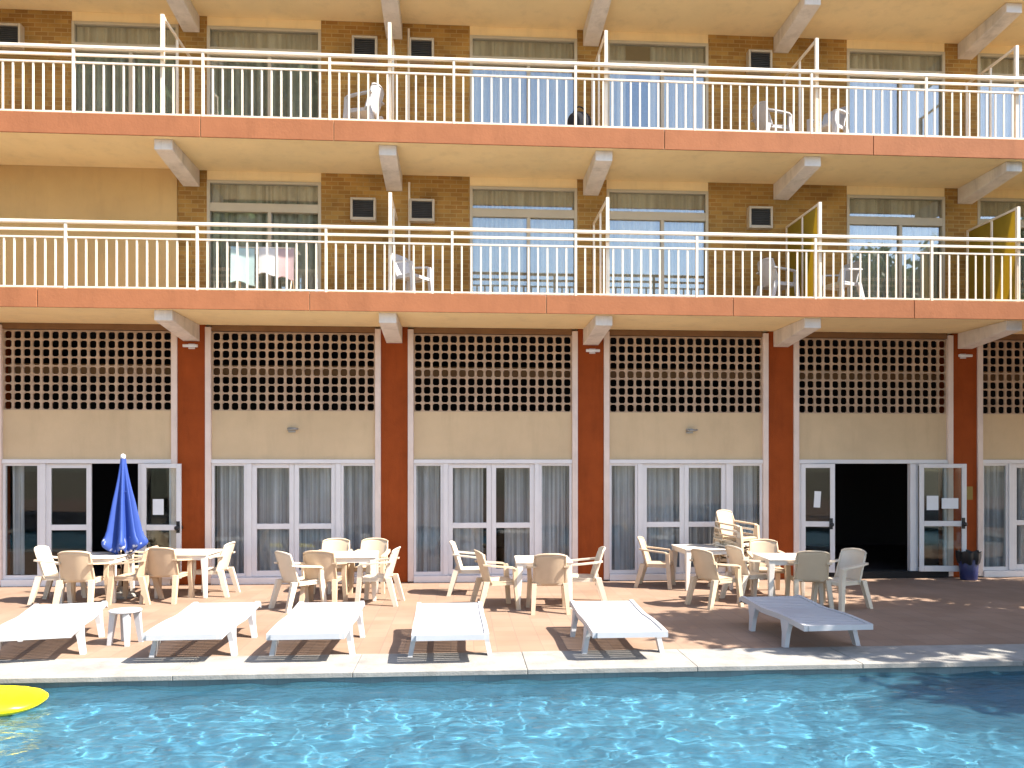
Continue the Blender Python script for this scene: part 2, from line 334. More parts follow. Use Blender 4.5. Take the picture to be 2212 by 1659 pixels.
# slabs, fascias, beams
for z0, z1 in ((S1, F1), (S2, F2), (S3, TOP)):
    part(MB().box(XL, XR, BY, 8, z0, z1 - .02), 'floor_slab', M['soffit'])
    part(MB().box(XL, XR, BY + .01, 0.0, z1 - .02 + .001, z1), 'balcony_floor', M['balcfloor'])
    joints = {S1: [XL, -6.1, -1.38, 2.9, 6.4, 9.9, 14, XR], S2: [XL, -8, -3.3, -.95, 5.1, 9.1, 13, XR], S3: [XL, XR]}[z0]
    fb = MB()
    for a, bb in zip(joints, joints[1:]): fb.box(a + .006, bb - .006, BY - .03, BY - .001, z0 - .012, z1 + .012)
    part(fb, 'fascia', M['salmon'], bevel=0.006)
    for cx in COLS:
        bm_ = MB(); w_ = .16
        bm_.quad_box([(cx - w_, -1.5, z0 - .19), (cx + w_, -1.5, z0 - .19), (cx + w_, .0, z0 - .33), (cx - w_, .0, z0 - .33),
                      (cx - w_, -1.5, z0 - .001), (cx + w_, -1.5, z0 - .001), (cx + w_, .0, z0 - .001), (cx - w_, .0, z0 - .001)])
        part(bm_, 'beam', M['beam'], bevel=0.01)
part(MB().box(XL, XR, 8.0, 8.2, -.2, TOP), 'rear_wall', M['tan'])
part(MB().box(XL - .2, XL, 0.0, 8.2, -.2, TOP), 'end_wall', M['tan'])
part(MB().box(XR, XR + .2, 0.0, 8.2, -.2, TOP), 'end_wall', M['tan'])
part(MB().box(XL, XR, -.4, 8.2, TOP + .02, TOP + .55), 'roof', M['tan'])
# dark dining hall behind the ground floor
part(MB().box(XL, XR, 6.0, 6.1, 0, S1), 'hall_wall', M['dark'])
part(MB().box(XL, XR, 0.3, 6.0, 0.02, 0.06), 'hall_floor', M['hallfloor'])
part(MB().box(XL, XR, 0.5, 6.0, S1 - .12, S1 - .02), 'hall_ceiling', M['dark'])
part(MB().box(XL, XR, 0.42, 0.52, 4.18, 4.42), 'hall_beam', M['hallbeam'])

def curtain_mb(x0, x1, y, z0, z1, amp=.05, pitch=.17, seed=0):
    rnd = random.Random(seed); mb = MB(); n = max(4, int((x1 - x0) / .022)); ph = rnd.random() * 6
    def fn(u, v):
        x = x0 + (x1 - x0) * u
        k = 2 * math.pi * x / pitch
        return (x, y + amp * math.sin(k + ph + 1.4 * math.sin(x * 5 + ph)) * (0.75 + .25 * math.sin(x * 9 + ph)) + .01 * math.sin(v * 3 + x * 4), z0 + (z1 - z0) * v)
    return mb.sheet(fn, n, 3)
def leaf_mb(w, z0, z1, mid=(1.09, 1.20), st=.095):          # door leaf frame in local x 0..w
    m = MB(); t = .02
    m.box(0, st, -t, t, z0, z1); m.box(w - st, w, -t, t, z0, z1)
    m.box(st, w - st, -t, t, z1 - .085, z1); m.box(st, w - st, -t, t, z0, z0 + .12); m.box(st, w - st, -t, t, *mid)
    return m
def door(x, y, w, rz, z0=.14, z1=2.40, knob=None):
    o = leaf_mb(w, z0, z1).build('door', M['white'], H, 0.006); o.location = (x, y, 0); o.rotation_euler[2] = rz
    pm = MB(); pm.box(.097, w - .097, -.004, .004, 1.202, z1 - .087); pm.box(.097, w - .097, -.004, .004, z0 + .122, 1.088)
    pm.build('pane', M['glass'], o)
    if knob is not None:
        k = MB(); k.tube([(knob, -.022, 1.14), (knob, -.05, 1.14)], .012); k.tube([(knob, -.05, 1.14), (knob, -.06, 1.14), (knob, -.10, 1.14), (knob, -.11, 1.14)], [.02, .045, .045, .02]); k.box(knob - .035, knob + .035, -.026, -.021, 1.04, 1.27)
        k.tube([(knob, .022, 1.14), (knob, .05, 1.14)], .012); k.tube([(knob, .05, 1.14), (knob, .06, 1.14), (knob, .10, 1.14), (knob, .11, 1.14)], [.02, .045, .045, .02])
        k.build('handle', M['black'], o)
    return o
for bi, c0 in enumerate([x + 2 for x in COLS[:-1]]):
    xa, xb = c0 - 1.73, c0 + 1.73                     # clear width between columns
    part(MB().box(xa, xa + .115, -.035, .12, 0.02, 5.12), 'bay_trim', M['trim'], bevel=0.008); part(MB().box(xb - .115, xb, -.035, .12, 0.02, 5.12), 'bay_trim', M['trim'], bevel=0.008)
    ia, ib = xa + .117, xb - .117
    pw = MB(); pw.box(ia, ib, .03, .18, 2.49, 3.46); part(pw, 'wall_panel', M['tan'])
    part(MB().box(ia, ib, .0, .2, 5.045, S1 - .002), 'lintel', M['lintel'])
    la = MB(); ncol, nrow = 18, 9; pz = (5.02 - 3.462) / nrow; px = (ib - ia - .004) / ncol; t = .023; tz_ = .013
    for r in range(nrow + 1):
        z = 3.462 + r * pz; la.box(ia + .002, ib - .002, .03, .07, max(3.462, z - tz_), min(5.042, z + tz_))
    for q in range(ncol + 1):
        x = ia + .002 + q * px
        for r in range(nrow):
            z = 3.462 + r * pz; la.box(max(ia + .002, x - t), min(ib - .002, x + t),   .033, .067, z + tz_, z + pz - tz_)
    for q in range(ncol):
        for r in range(nrow):                          # rounded corners of the openings
            x0, x1 = ia + .002 + q * px + t, ia + .002 + (q + 1) * px - t; z0, z1 = 3.462 + r * pz + tz_, 3.462 + (r + 1) * pz - tz_; k = .03
            for (xc, dx) in ((x0, k), (x1, -k)):
                for (zc_, dz) in ((z0, k), (z1, -k)):
                    n = len(la.v)
                    for y_ in (.036, .064): la.v += [(xc, y_, zc_), (xc + dx, y_, zc_), (xc, y_, zc_ + dz)]
                    la.f += [(n, n + 1, n + 2), (n + 3, n + 5, n + 4), (n + 1, n + 4, n + 5, n + 2)]; la.sm += [False] * 3
    part(la, 'lattice_screen', M['lattice'])
    part(MB().box(ia, ib, -.02, .14, 2.405, 2.488), 'door_head', M['white'], bevel=0.006)
    part(MB().box(ia, ib, -.06, .30, 0.0, .135), 'door_sill', M['white' if bi != 6 else 'dark'], bevel=0.01)
    y = .05
    def fixed(x0, x1):
        f = MB(); f.box(x0, x0 + .05, .02, .08, .138, 2.403); f.box(x1 - .05, x1, .02, .08, .138, 2.403); f.box(x0 + .05, x1 - .05, .02, .08, .138, .21); f.box(x0 + .05, x1 - .05, .02, .08, 2.36, 2.403)
        o = part(f, 'side_window', M['white'])
        MB().box(x0 + .052, x1 - .052, .046, .054, .212, 2.358).build('pane', M['glass'], o)
    def post(x0, x1):
        part(MB().box(x0, x1, -.005, .11, .138, 2.403), 'door_post', M['white'], bevel=0.006)
    pa, pb = c0 - 1.02, c0 + .94
    if bi == 3 or bi == 6: pa, pb = c0 - .93, c0 + .93
    if bi == 2:                                       # leftmost seen bay: one leaf open across the column
        fixed(ia, c0 - .91 - .002); post(c0 - .91, c0 - .80)
        door(c0 - .80, .05, .86, 0, knob=None)
        post(c0 + .97, c0 + 1.055)
        fixed(c0 + 1.057, ib)
        door(c0 + 1.06, -.05, .80, R(-7), knob=.745)
        part(curtain_mb(ia + .05, ia + .30, .22, .2, 2.4, seed=bi), 'curtain', M['curtain'])
        continue
    if bi == 5 + 1 - 1 + 1 - 1 and False: pass
    if bi == 6:
        pass
    if c0 == 10:                                      # right bay: both leaves open, black doorway
        post(ia, ia + .04)
        door(ia + .05, .02, .68, R(-12), knob=.60)
        post(c0 + .80, c0 + .93); fixed(c0 + .932, ib)
        door(c0 + .96, -.06, .97, R(-6), knob=.90)
        continue
    fixed(ia, pa - .002); post(pa, pa + .10); fixed(pb + .002, ib); post(pb - .10, pb)
    wl = (pb - pa - .2) / 2
    d1 = door(pa + .10, .05, wl - .002, 0); d2 = door(pa + .10 + wl + .002, .05, wl - .002, 0)
    if c0 == 2: spans = [(ia, c0 - .12 - .06), (c0 + .22, ib)]
    else: spans = [(ia, ib)]
    for k, (s0, s1) in enumerate(spans):
        part(curtain_mb(s0 + .02, s1 - .02, .24, .16, 2.42, seed=bi * 3 + k), 'curtain', M['curtain'])

# upper floors
WIN = [(-14.45, -12.3), (-11.7, -9.45), (-6.30, -4.25), (-3.70, -1.46), (1.52, 3.72), (4.33, 6.46), (9.42, 11.56), (12.28, 14.5), (17.5, 19.7)]
for fl, (zf, zs) in enumerate(((F1, S2), (F2, S3))):
    wins = [w_ for w_ in WIN if not (fl == 0 and w_[0] == -6.30)]
    x = XL; zh = zs - .185
    for (a, bb) in wins + [(XR, XR)]:
        if bb < XR or a > x:
            if fl == 0 and x < -8 < a:                # smooth ochre wall in place of the window
                part(MB().box(x, -8.3, 0, .22, zf, zs), 'brick_wall', M['brick'])
                part(MB().box(-8.3, -4.27, -.04, .22, zf, zs - .001), 'rendered_wall', M['ochre'])
                part(MB().box(-4.27, a, 0, .22, zf, zs), 'brick_wall', M['brick'])
            else: part(MB().box(x, a, 0, .22, zf, zs), 'brick_wall', M['brick'])
        x = bb
    for wi, (a, bb) in enumerate(wins):
        part(MB().box(a, bb, .012, .2, zh, zs - .001), 'window_lintel', M['soffit'])
        f = MB(); t = .06; y0, y1 = -.012, .10
        f.box(a, a + t, y0, y1, zf, zh - .001); f.box(bb - t, bb, y0, y1, zf, zh - .001); f.box(a + t, bb - t, y0, y1, zh - .061, zh - .001); f.box(a + t, bb - t, y0, y1, zf, zf + .07)
        tz = zf + 1.95; f.box(a + t, bb - t, y0 + .004, y1, tz, tz + .17)
        mx_ = (a + bb) / 2 + .1; f.box(mx_ - .035, mx_ + .035, y0 + .006, y1, zf + .07, tz)
        o = part(f, 'window', M['winframe'], bevel=0.005)
        pm = MB(); pm.box(a + t, mx_ - .036, .04, .048, zf + .071, tz - .001); pm.box(mx_ + .036, bb - t, .055, .063, zf + .071, tz - .001); pm.box(a + t, bb - t, .04, .048, tz + .171, zh - .062)
        pm.build('pane', M['glassup'], o)
        gap = (a + .42, a + .95) if (fl == 1 and a == 4.33) else None
        if gap:
            curtain_mb(a + .02, gap[0], .155, zf, zh, seed=wi).build('curtain', M['sheer'], o); curtain_mb(gap[1], bb - .02, .155, zf, zh, seed=wi + 50).build('curtain', M['sheer'], o)
        else: curtain_mb(a + .02, bb - .02, .155, zf, zh, seed=wi + 9 * fl).build('curtain', M['sheer'], o)
    part(MB().box(XL, XR, 2.2, 2.3, zf, zs), 'room_wall', M['room'])

# railings
POSTS = {F1: [-3.37 + 2.275 * k for k in range(-5, 11)], F2: [-3.27 + 2.24 * k for k in range(-5, 11)]}
for zf in (F1, F2):
    yr = -1.595
    rail = MB().box(XL, XR, yr - .03, yr + .03, zf + 1.175, zf + 1.235).build('railing', M['rail'], H, 0.012)
    MB().box(XL, XR, yr - .018, yr + .018, zf + 1.045, zf + 1.088).build('middle_rail', M['rail'], rail)
    MB().box(XL, XR, yr - .016, yr + .016, zf + .915, zf + .945).build('lower_rail', M['rail'], rail)
    MB().box(XL, XR, yr - .016, yr + .016, zf + .035, zf + .065).build('bottom_rail', M['rail'], rail)
    proto = MB().box(-.022, .022, -.022, .022, .0125, 1.174).build('post', M['rail'], rail); proto.location = (POSTS[zf][0], yr, zf)
    for x in POSTS[zf][1:]:
        c_ = proto.copy(); COL.objects.link(c_); c_.parent = rail; c_.location = (x, yr, zf)
    xs = []
    for a, bb in zip(POSTS[zf], POSTS[zf][1:]):
        xs += [a + (bb - a) * k / 13 for k in range(1, 13)]
    xs.sort(key=lambda q: abs(q - 1.6)); near, far = xs[:98], xs[98:]
    proto = MB().box(-.016, .016, -.008, .008, .066, .914).build('baluster', M['rail'], rail); proto.location = (near[0], yr, zf)
    for x in near[1:]:
        c_ = proto.copy(); COL.objects.link(c_); c_.parent = rail; c_.location = (x, yr, zf)
    fm = MB()
    for x in far: fm.box(x - .0145, x + .0145, yr - .008, yr + .008, zf + .066, zf + .914)
    fo = fm.build('far_balusters', M['rail'], rail); fo['kind'] = 'stuff'
# balcony partitions: post, top bar, wall post
for zf, xs in ((F1, (0.05, 4.06, 8.12, 12.05, 16.05, -8, -12)), (F2, (-4.0, 0.04, 4.03, 8.06, 12.02, 16.05, -8, -12))):
    for x in xs:
        m = MB(); zt = zf + 1.87
        m.box(x - .03, x + .03, -1.555, -1.495, zf + .001, zt); m.box(x - .018, x + .018, -1.495, -.003, zt - .045, zt - .002)
        m.box(x - .018, x + .018, -.80, -.76, zf + .001, zt - .046); m.box(x - .02 + .25 * (x == .05 or x == .04), x + .02 + .25 * (x == .05 or x == .04), -.045, -.004, zf + .001, zf + 2.6 if x < 1 and x > 0 else zt - .046)
        o = part(m, 'balcony_partition', M['rail'])
        if zf == F1 and x > 8:
            MB().box(x - .004, x + .004, -1.494, -.82, zf + .08, zt - .047).box(x - .004, x + .004, -.74, -.06, zf + .08, zt - .047).build('panel', M['amber'], o)

# ------------------------------------------------------------------ things fixed to the building
def ac(x, z):
    e = empty('air_conditioner', (x, 0, z))
    c = MB(); w_, h_ = .25, .225
    c.box(-w_, -w_ + .045, -.16, -.001, -h_, h_); c.box(w_ - .045, w_, -.16, -.001, -h_, h_); c.box(-w_ + .045, w_ - .045, -.16, -.001, h_ - .045, h_); c.box(-w_ + .045, w_ - .045, -.16, -.001, -h_, -h_ + .06)
    c.build('casing', M['accase'], e, 0.006)
    gm = MB(); gm.box(-w_ + .046, w_ - .046, -.10, -.002, -h_ + .061, h_ - .046)
    for k in range(9): gm.box(-w_ + .046, w_ - .046, -.135, -.11, -h_ + .075 + k * .037, -h_ + .09 + k * .037)
    gm.build('grille', M['grille'], e)
    return e
for x, z, lb in ((-.61, 7.49, 'boxed air conditioner on the middle balcony, left of the central white partition post'),
                 (.56, 7.49, 'boxed air conditioner on the middle balcony brick, just right of the thin white pipe'),
                 (7.52, 7.49, 'boxed air conditioner on the middle balcony brick, left of the olive balcony partition'),
                 (-7.44, 10.72, 'boxed air conditioner on the top balcony brick at the left edge of the photo'),
                 (-.58, 10.72, 'boxed air conditioner on the top balcony brick, above the white chair by the railing'),
                 (.55, 10.72, 'boxed air conditioner on the top balcony brick, right of the tall central partition post'),
                 (7.51, 10.72, 'boxed air conditioner on the top balcony brick, the one furthest right on that floor')):
    tag(ac(x, z), lb, 'air conditioner', 'air conditioners in the brick walls')
def bracket_lamp(x, z, lb, m1, cat='wall lamp'):
    e = empty('wall_lamp', (x, 0, z)); y = .0
    MB().box(-.06, .06, y - .03, y - .001, -.05, .05).build('base_plate', M[m1], e)
    MB().tube([(0, y - .03, 0), (0, y - .10, 0)], .012).tube([(-.14, y - .10, 0), (.14, y - .10, 0)], .03).build('lamp_tube', M['paper' if m1 != 'steel' else 'steel'], e)
    tag(e, lb, cat, 'lamps on the columns')
    return e
bracket_lamp(-3.99, 4.73, 'slim pale lamp near the top of the red column behind the blue umbrella', 'white')
bracket_lamp(4.03, 4.71, 'slim lamp near the top of the red column between the curtained doors', 'white')
bracket_lamp(11.95, 4.68, 'slim lamp near the top of the shaded red column by the black doorway', 'white')
for x, lb in ((-2.04, 'small dull bracket on the tan panel over the curtained doors beside the blue umbrella bay'), (6.07, 'small dull bracket on the tan panel above the tall stack of chairs')):
    e = empty('wall_bracket', (x, .03, 3.08))
    MB().box(-.07, .07, -.025, -.001, -.05, .05).build('base_plate', M['steel'], e)
    MB().tube([(-.02, -.025, 0), (-.02, -.09, .01)], .012).tube([(-.07, -.09, .01), (.14, -.09, .02)], [.03, .022]).build('spot', M['steel'], e)
    tag(e, lb, 'bracket', 'brackets on the tan panels')
def paper(x, y, z, w_, h_, rz, lb, tilt=0):
    o = MB().box(-w_ / 2, w_ / 2, -.0015, .0015, -h_ / 2, h_ / 2).build('paper_notice', M['paper']); o.location = (x, y, z); o.rotation_euler = (0, tilt, rz)
    tag(o, lb, 'notice', 'paper notices on the doors'); return o
def on_leaf(hx, hy, rz, d): return hx + d * math.cos(rz) + .012 * math.sin(rz), hy + d * math.sin(rz) - .012 * math.cos(rz)
q = on_leaf(-4.94, -.05, R(-7), .34); paper(*q, 1.55, .22, .31, R(-7), 'single paper notice on the open glass door behind the blue umbrella')
q = on_leaf(8.437, .02, R(-12), .33); paper(*q, 1.66, .13, .34, R(-12), 'narrow paper notice on the half open door left of the black doorway', .06)
q = on_leaf(10.96, -.06, R(-6), .27); paper(*q, 1.58, .24, .30, R(-6), 'square paper notice on the open door by the dark blue bin')
q = on_leaf(10.96, -.06, R(-6), .63); paper(*q, 1.57, .34, .22, R(-6), 'wide paper notice on the open door by the dark blue bin')
o = MB().box(-.09, .09, -.012, -.001, -.14, .14).build('wall_plate', M['ochresign'], bevel=.004); o.location = (12.08, 0, 1.78)
tag(o, 'small ochre plate on the shaded red column above the blue bin', 'plate')
# bin
e = empty('waste_bin', (11.83, -.38, 0)); tag(e, 'navy bin with a black liner folded over its rim beside the open right door', 'bin')
MB().lathe([(.15, .004), (.16, .02), (.19, .42), (.185, .43)], n=20).build('bin_body', M['binblue'], e)
lm = MB()
def linf(u, v):
    a = 2 * math.pi * u; r = (.20 + .05 * math.sin(5 * a) * .3 + .035 * math.sin(9 * a + 1) * .4) * (1 - .1 * abs(v - .5)) + .03 * v
    return (r * math.cos(a), r * math.sin(a), .34 + .25 * v + .02 * math.sin(7 * a))
lm.sheet(linf, 40, 5); lm.lathe([(.17, .435), (.10, .46), (.02, .47)], n=16)
lm.build('liner', M['black'], e)

# ------------------------------------------------------------------ plastic armchair
FS = 1.07
def make_chair(name='plastic_armchair', m=None):
    m = m or M['plastic']; t = empty(name)
    s = MB()
    s.sheet(lambda u, v: ((u - .5) * (.46 + .03 * v), -.21 + .45 * v, .435 - .022 * math.sin(math.pi * u) * math.sin(math.pi * min(1, v * 1.1)) + .012 * v - .02 * max(0, v - .85) / .15), 10, 10, (0, 0, -.022))
    s.box(-.235, .235, .215, .235, .375, .425); s.box(-.235, -.217, -.2, .215, .375, .415); s.box(.217, .235, -.2, .215, .375, .415)
    s.build('seat', m, t)
    b = MB()
    def bk(u, v):
        w = (u - .5) * 2; z = .40 + .49 * v - .035 * (abs(w) ** 3) * v * v
        return (.245 * w * (1 - .05 * v), -.205 - .145 * v + .055 * w * w, z)
    b.sheet(bk, 14, 10, (0, -.014, 0))
    rim = [bk(0, v / 8) for v in range(9)] + [bk(u / 12, 1) for u in range(1, 12)] + [bk(1, 1 - v / 8) for v in range(9)]
    b.tube([(x, y - .007, z) for x, y, z in rim], .017, 8)
    b.build('backrest', m, t)
    for s_ in (-1, 1):
        a = MB(); pts = [(s_ * .245, -.30, .70), (s_ * .275, -.18, .685), (s_ * .29, .02, .665), (s_ * .285, .17, .65), (s_ * .275, .215, .625)]
        for p0, p1 in zip(pts, pts[1:]):
            wv = .04
            a.quad_box([(p0[0] - wv, p0[1], p0[2] - .014), (p0[0] + wv, p0[1], p0[2] - .014), (p1[0] + wv, p1[1], p1[2] - .014), (p1[0] - wv, p1[1], p1[2] - .014),
                        (p0[0] - wv, p0[1], p0[2] + .012), (p0[0] + wv, p0[1], p0[2] + .012), (p1[0] + wv, p1[1], p1[2] + .012), (p1[0] - wv, p1[1], p1[2] + .012)])
        a.build('armrest', m, t)
        l = MB(); l.bar((s_ * .285, .255, 0), (s_ * .262, .215, .45), .06, .065, .065, .075); l.bar((s_ * .262, .215, .45), (s_ * .275, .205, .64), .065, .075, .065, .065); l.build('leg', m, t)
        l = MB(); l.bar((s_ * .265, -.36, 0), (s_ * .235, -.235, .44), .06, .065, .07, .09); l.build('leg', m, t)
    return t
chair0 = make_chair(); used = []
def put_chair(x, y, ang, label, z=0.0, group='plastic chairs around the terrace tables', first=chair0, flag=used, sc=FS):
    c = first if not flag else copy_tree(first); flag.append(1)
    c.location = (x, y, z); c.rotation_euler = (0, 0, R(ang - 90)); c.scale = (sc, sc, sc); tag(c, label, 'chair', group)
    if flag is used:                               # some chairs are paler, some more yellowed
        pick = M[('plasticpale', 'plastic', 'plastictan', 'plasticpale', 'plastictan', 'plastic', 'plasticpale', 'plastictan', 'plastic', 'plasticpale', 'plastic')[len(flag) % 11 - 1]]
        for ch in c.children: ch.material_slots[0].link = 'OBJECT'; ch.material_slots[0].material = pick
    return c
for a in [
    (-5.62, -1.80, 4, 'leftmost cream armchair on the terrace, seen from its side behind the first lounger'),
    (-5.02, -2.30, 90, 'cream armchair with its back to the pool at the table left of the blue umbrella'),
    (-4.35, -1.95, 178, 'cream armchair side on under the blue umbrella, facing the left table'),
    (-3.22, -1.25, 176, 'side on cream armchair in front of the curtained glass, right of the first red column'),
    (-3.80, -1.80, 84, 'tan armchair back right of the blue umbrella, in front of the first red column'),
    (-4.72, -.85, 8, 'shaded armchair half hidden behind the blue umbrella pole near the open door'),
    (-1.33, -2.70, 40, 'white backed armchair behind the second lounger, left of a tan chair back'),
    (-.98, -2.50, 84, 'armchair with a broad tan back to the pool behind the third lounger'),
    (-1.06, -1.05, 268, 'armchair on the doorway side of the table behind the third lounger, nearer the left'),
    (-.10, -2.35, 172, 'side on armchair in front of the second red column, facing left'),
    (-.36, -1.05, 262, 'armchair on the doorway side of the table, next to the second red column'),
    (1.52, -1.45, -4, 'slim side on armchair against the curtained doors in the middle bay, on its own'),
    (1.95, -2.90, 12, 'armchair with a bright rounded top at the left end of the middle table'),
    (2.76, -3.20, 90, 'tan backed armchair with its back to the pool at the middle table'),
    (3.42, -2.60, 176, 'side on armchair in front of the third red column, facing the middle table'),
    (5.18, -.85, -22, 'sunlit armchair turned to the camera left of the table near the chair stack'),
    (5.66, -2.92, 24, 'armchair seen from behind its left side, behind the fifth lounger'),
    (6.42, -2.45, 12, 'bright armchair between the chair stack and the right table'),
    (7.02, -1.75, 262, 'cream armchair on the doorway side of the right table, before the fourth red column'),
    (7.20, -3.08, 78, 'shaded armchair with its back to the pool at the right table'),
    (7.64, -3.28, 200, 'rightmost armchair on the terrace, its seat turned to the table before the black doorway'),
]: put_chair(*a)
SK = ['lowest armchair of the tall stack by the curtained doors', 'second armchair from the bottom of the tall stack', 'third armchair from the bottom of the tall stack',
      'fourth armchair from the bottom of the tall stack', 'fifth armchair from the bottom of the tall stack', 'topmost armchair of the tall stack by the curtained doors']
for k in range(6):
    an = -52; d = .012 * k
    put_chair(6.66 + d * math.cos(R(an)) + .004 * math.sin(k * 3), -1.05 + d * math.sin(R(an)), an + 1.2 * math.sin(k * 2.1), SK[k], z=.105 * k, group='armchairs in the tall stack')

def make_table():
    t = empty('plastic_table'); m = M['tableplastic']
    tp = MB(); tp.box(-.44, .44, -.44, .44, .705, .735); tp.build('tabletop', m, t, 0.02)
    ap = MB()
    for s_ in (-1, 1):
        ap.box(-.38, .38, s_ * .405 - .01, s_ * .405 + .01, .635, .704); ap.box(s_ * .405 - .01, s_ * .405 + .01, -.38, .38, .635, .704)
    ap.build('apron', m, t)
    for sx in (-1, 1):
        for sy in (-1, 1):
            l = MB(); l.bar((sx * .405, sy * .405, 0), (sx * .375, sy * .375, .704), .055, .055, .10, .10); l.build('leg', m, t, 0.008)
    return t
tb0 = make_table()
for i, (x, y, rz, lb) in enumerate([
    (-5.08, -1.62, 2, 'white plastic table left of the blue umbrella'), (-3.62, -1.2, -3, 'white plastic table between the umbrella and the first red column'),
    (-.62, -1.78, 3, 'white plastic table ringed by chairs in front of the second red column'), (2.72, -2.72, -2, 'white plastic table in the middle of the terrace, left of the third red column'),
    (6.02, -.95, 2, 'white plastic table left of the tall chair stack'), (7.02, -2.62, -4, 'white plastic table nearest the black doorway')]):
    t = tb0 if i == 0 else copy_tree(tb0)
    t.location = (x, y, 0); t.rotation_euler = (0, 0, R(rz)); t.scale = (FS, FS, FS); tag(t, lb, 'table', 'white tables on the terrace')

# ------------------------------------------------------------------ sun loungers
def make_lounger():
    t = empty('sun_lounger'); m = M['lounge']; Wd, Ln = .46, 2.02      # local y 0 = foot, 2.02 = head
    def zc(y):
        u = y / Ln
        return .355 + .022 * math.sin(math.pi * min(1, u * 1.6)) + (.055 * (u - .55) / .4 if u > .55 else 0) - (1.7 * (u - .95) ** 2 * 12 if u > .95 else 0)
    bed = MB(); n = 22
    for k in range(n):
        y0 = .03 + (Ln - .06) * k / n; y1 = y0 + (Ln - .06) / n * .77; za, zb = zc(y0), zc(y1)
        bed.quad_box([(-Wd + .05, y0, za - .02), (Wd - .05, y0, za - .02), (Wd - .05, y1, zb - .02), (-Wd + .05, y1, zb - .02), (-Wd + .05, y0, za), (Wd - .05, y0, za), (Wd - .05, y1, zb), (-Wd + .05, y1, zb)])
    bed.box(-.03, .03, .1, Ln - .15, .30, .33)
    bed.build('slatted_bed', m, t)
    fr = MB(); ns = 24
    for s_ in (-1, 1):
        for k in range(ns):
            ya, yb = Ln * k / ns, Ln * (k + 1) / ns; x0, x1 = sorted((s_ * (Wd - .055), s_ * Wd))
            fr.quad_box([(x0, ya, zc(ya) - .06), (x1, ya, zc(ya) - .06), (x1, yb, zc(yb) - .06), (x0, yb, zc(yb) - .06), (x0, ya, zc(ya) + .012), (x1, ya, zc(ya) + .012), (x1, yb, zc(yb) + .012), (x0, yb, zc(yb) + .012)])
    fr.box(-Wd + .055, Wd - .055, -.02, .03, .30, .367); fr.box(-Wd + .055, Wd - .055, Ln - .04, Ln, zc(Ln) - .06, zc(Ln) + .01)
    fr.build('side_frame', m, t)
    for s_ in (-1, 1):
        for (yt, yb) in ((.52, .44), (1.55, 1.47)):
            l = MB(); pts = [(s_ * (Wd - .03), yt, .33), (s_ * (Wd + .0), (yt + yb) / 2, .18), (s_ * (Wd + .035), yb, 0)]
            l.bar(pts[1], pts[0], .06, .13, .07, .24); l.bar(pts[2], pts[1], .06, .09, .06, .13); l.build('leg', m, t)
    return t
lg0 = make_lounger()
import mathutils
def gpt(u, v, z):                                  # terrace point seen at a place in the photo (2212 px wide), used once to read positions off it
    f = 1706.; a = (u - 1106) / f; b = (1005 - v) / f; cc, ss = math.cos(.066), math.sin(.066)
    r = Vector((cc * a + ss, -ss * a + cc, b)); t = (z - 2.371) / r.z
    return Vector((1.3181, -16.0719, 2.371)) + r * t
for i, (u, v, rz, lb) in enumerate([
    (60, 1371, 12, 'white sun lounger cut by the left edge of the photo'), (393, 1371, 1, 'white sun lounger second from the left, in front of the first red column'),
    (660, 1370, 0, 'white sun lounger third from the left, below the broad tan chair back'), (973, 1372, 1, 'white sun lounger on its own in full sun, fourth from the left'),
    (1362, 1366, 0, 'sun lounger half in shade with a bright foot end, fifth from the left'), (1812, 1351, 3, 'bluish sun lounger wholly in shade, furthest right')]):
    l = lg0 if i == 0 else copy_tree(lg0); P = gpt(u, v, .36)
    l.location = (P.x, P.y, 0); l.rotation_euler = (0, 0, R(rz)); tag(l, lb, 'sun lounger', 'sun loungers along the pool edge')

e = empty('side_table', (-3.12, -5.25, 0)); tag(e, 'small white plastic side table between the two leftmost loungers', 'side table')
MB().lathe([(.17, .42), (.20, .425), (.205, .445), (.20, .45)], n=24).build('tabletop', M['lounge'], e)
for k in range(4):
    a = k * math.pi / 2 + .5; MB().bar((.19 * math.cos(a), .19 * math.sin(a), 0), (.14 * math.cos(a), .14 * math.sin(a), .419), .05, .05, .08, .08).build('leg', M['lounge'], e)

# ------------------------------------------------------------------ closed umbrella
U = empty('closed_umbrella', (-4.72, -1.45, 0)); tag(U, 'closed blue umbrella with a white knob standing between the left tables', 'umbrella')
MB().tube([(0, 0, .06), (0, 0, 2.52)], .024, 12).build('pole', M['pole'], U)
MB().lathe([(.24, .002), (.25, .03), (.22, .07), (.06, .10), (.05, .2), (.03, .2)], n=24).build('base', M['coping'], U)
MB().lathe([(.012, 2.47), (.035, 2.49), (.045, 2.525), (.035, 2.56), (.01, 2.575)], n=14).build('knob', M['paper'], U)
cm = MB()
def canopy(u, v):
    a = 2 * math.pi * u; z = 2.49 - 1.66 * v
    rb = .045 + .225 * (v ** 1.15) + (.03 * math.sin(min(1, (v - .86) / .14) * math.pi) if v > .86 else 0) - (.05 * (v - .95) / .05 if v > .95 else 0)
    fold = math.sin(8 * a + .8 * math.sin(2 * a)) 
    r = rb * (1 + .38 * min(1, v * 2.2) * fold) * (1 + .08 * math.sin(3 * a + 1))
    return (r * math.cos(a + .06 * v), r * math.sin(a + .06 * v), z + (.05 * fold * v if v > .8 else 0))
cm.sheet(canopy, 112, 28); cm.build('canopy', M['umbrella'], U)
MB().tube([(.10 * math.cos(k * .35), .10 * math.sin(k * .35), 1.9) for k in range(19)], .006, 6).build('tie', M['umbrella'], U)

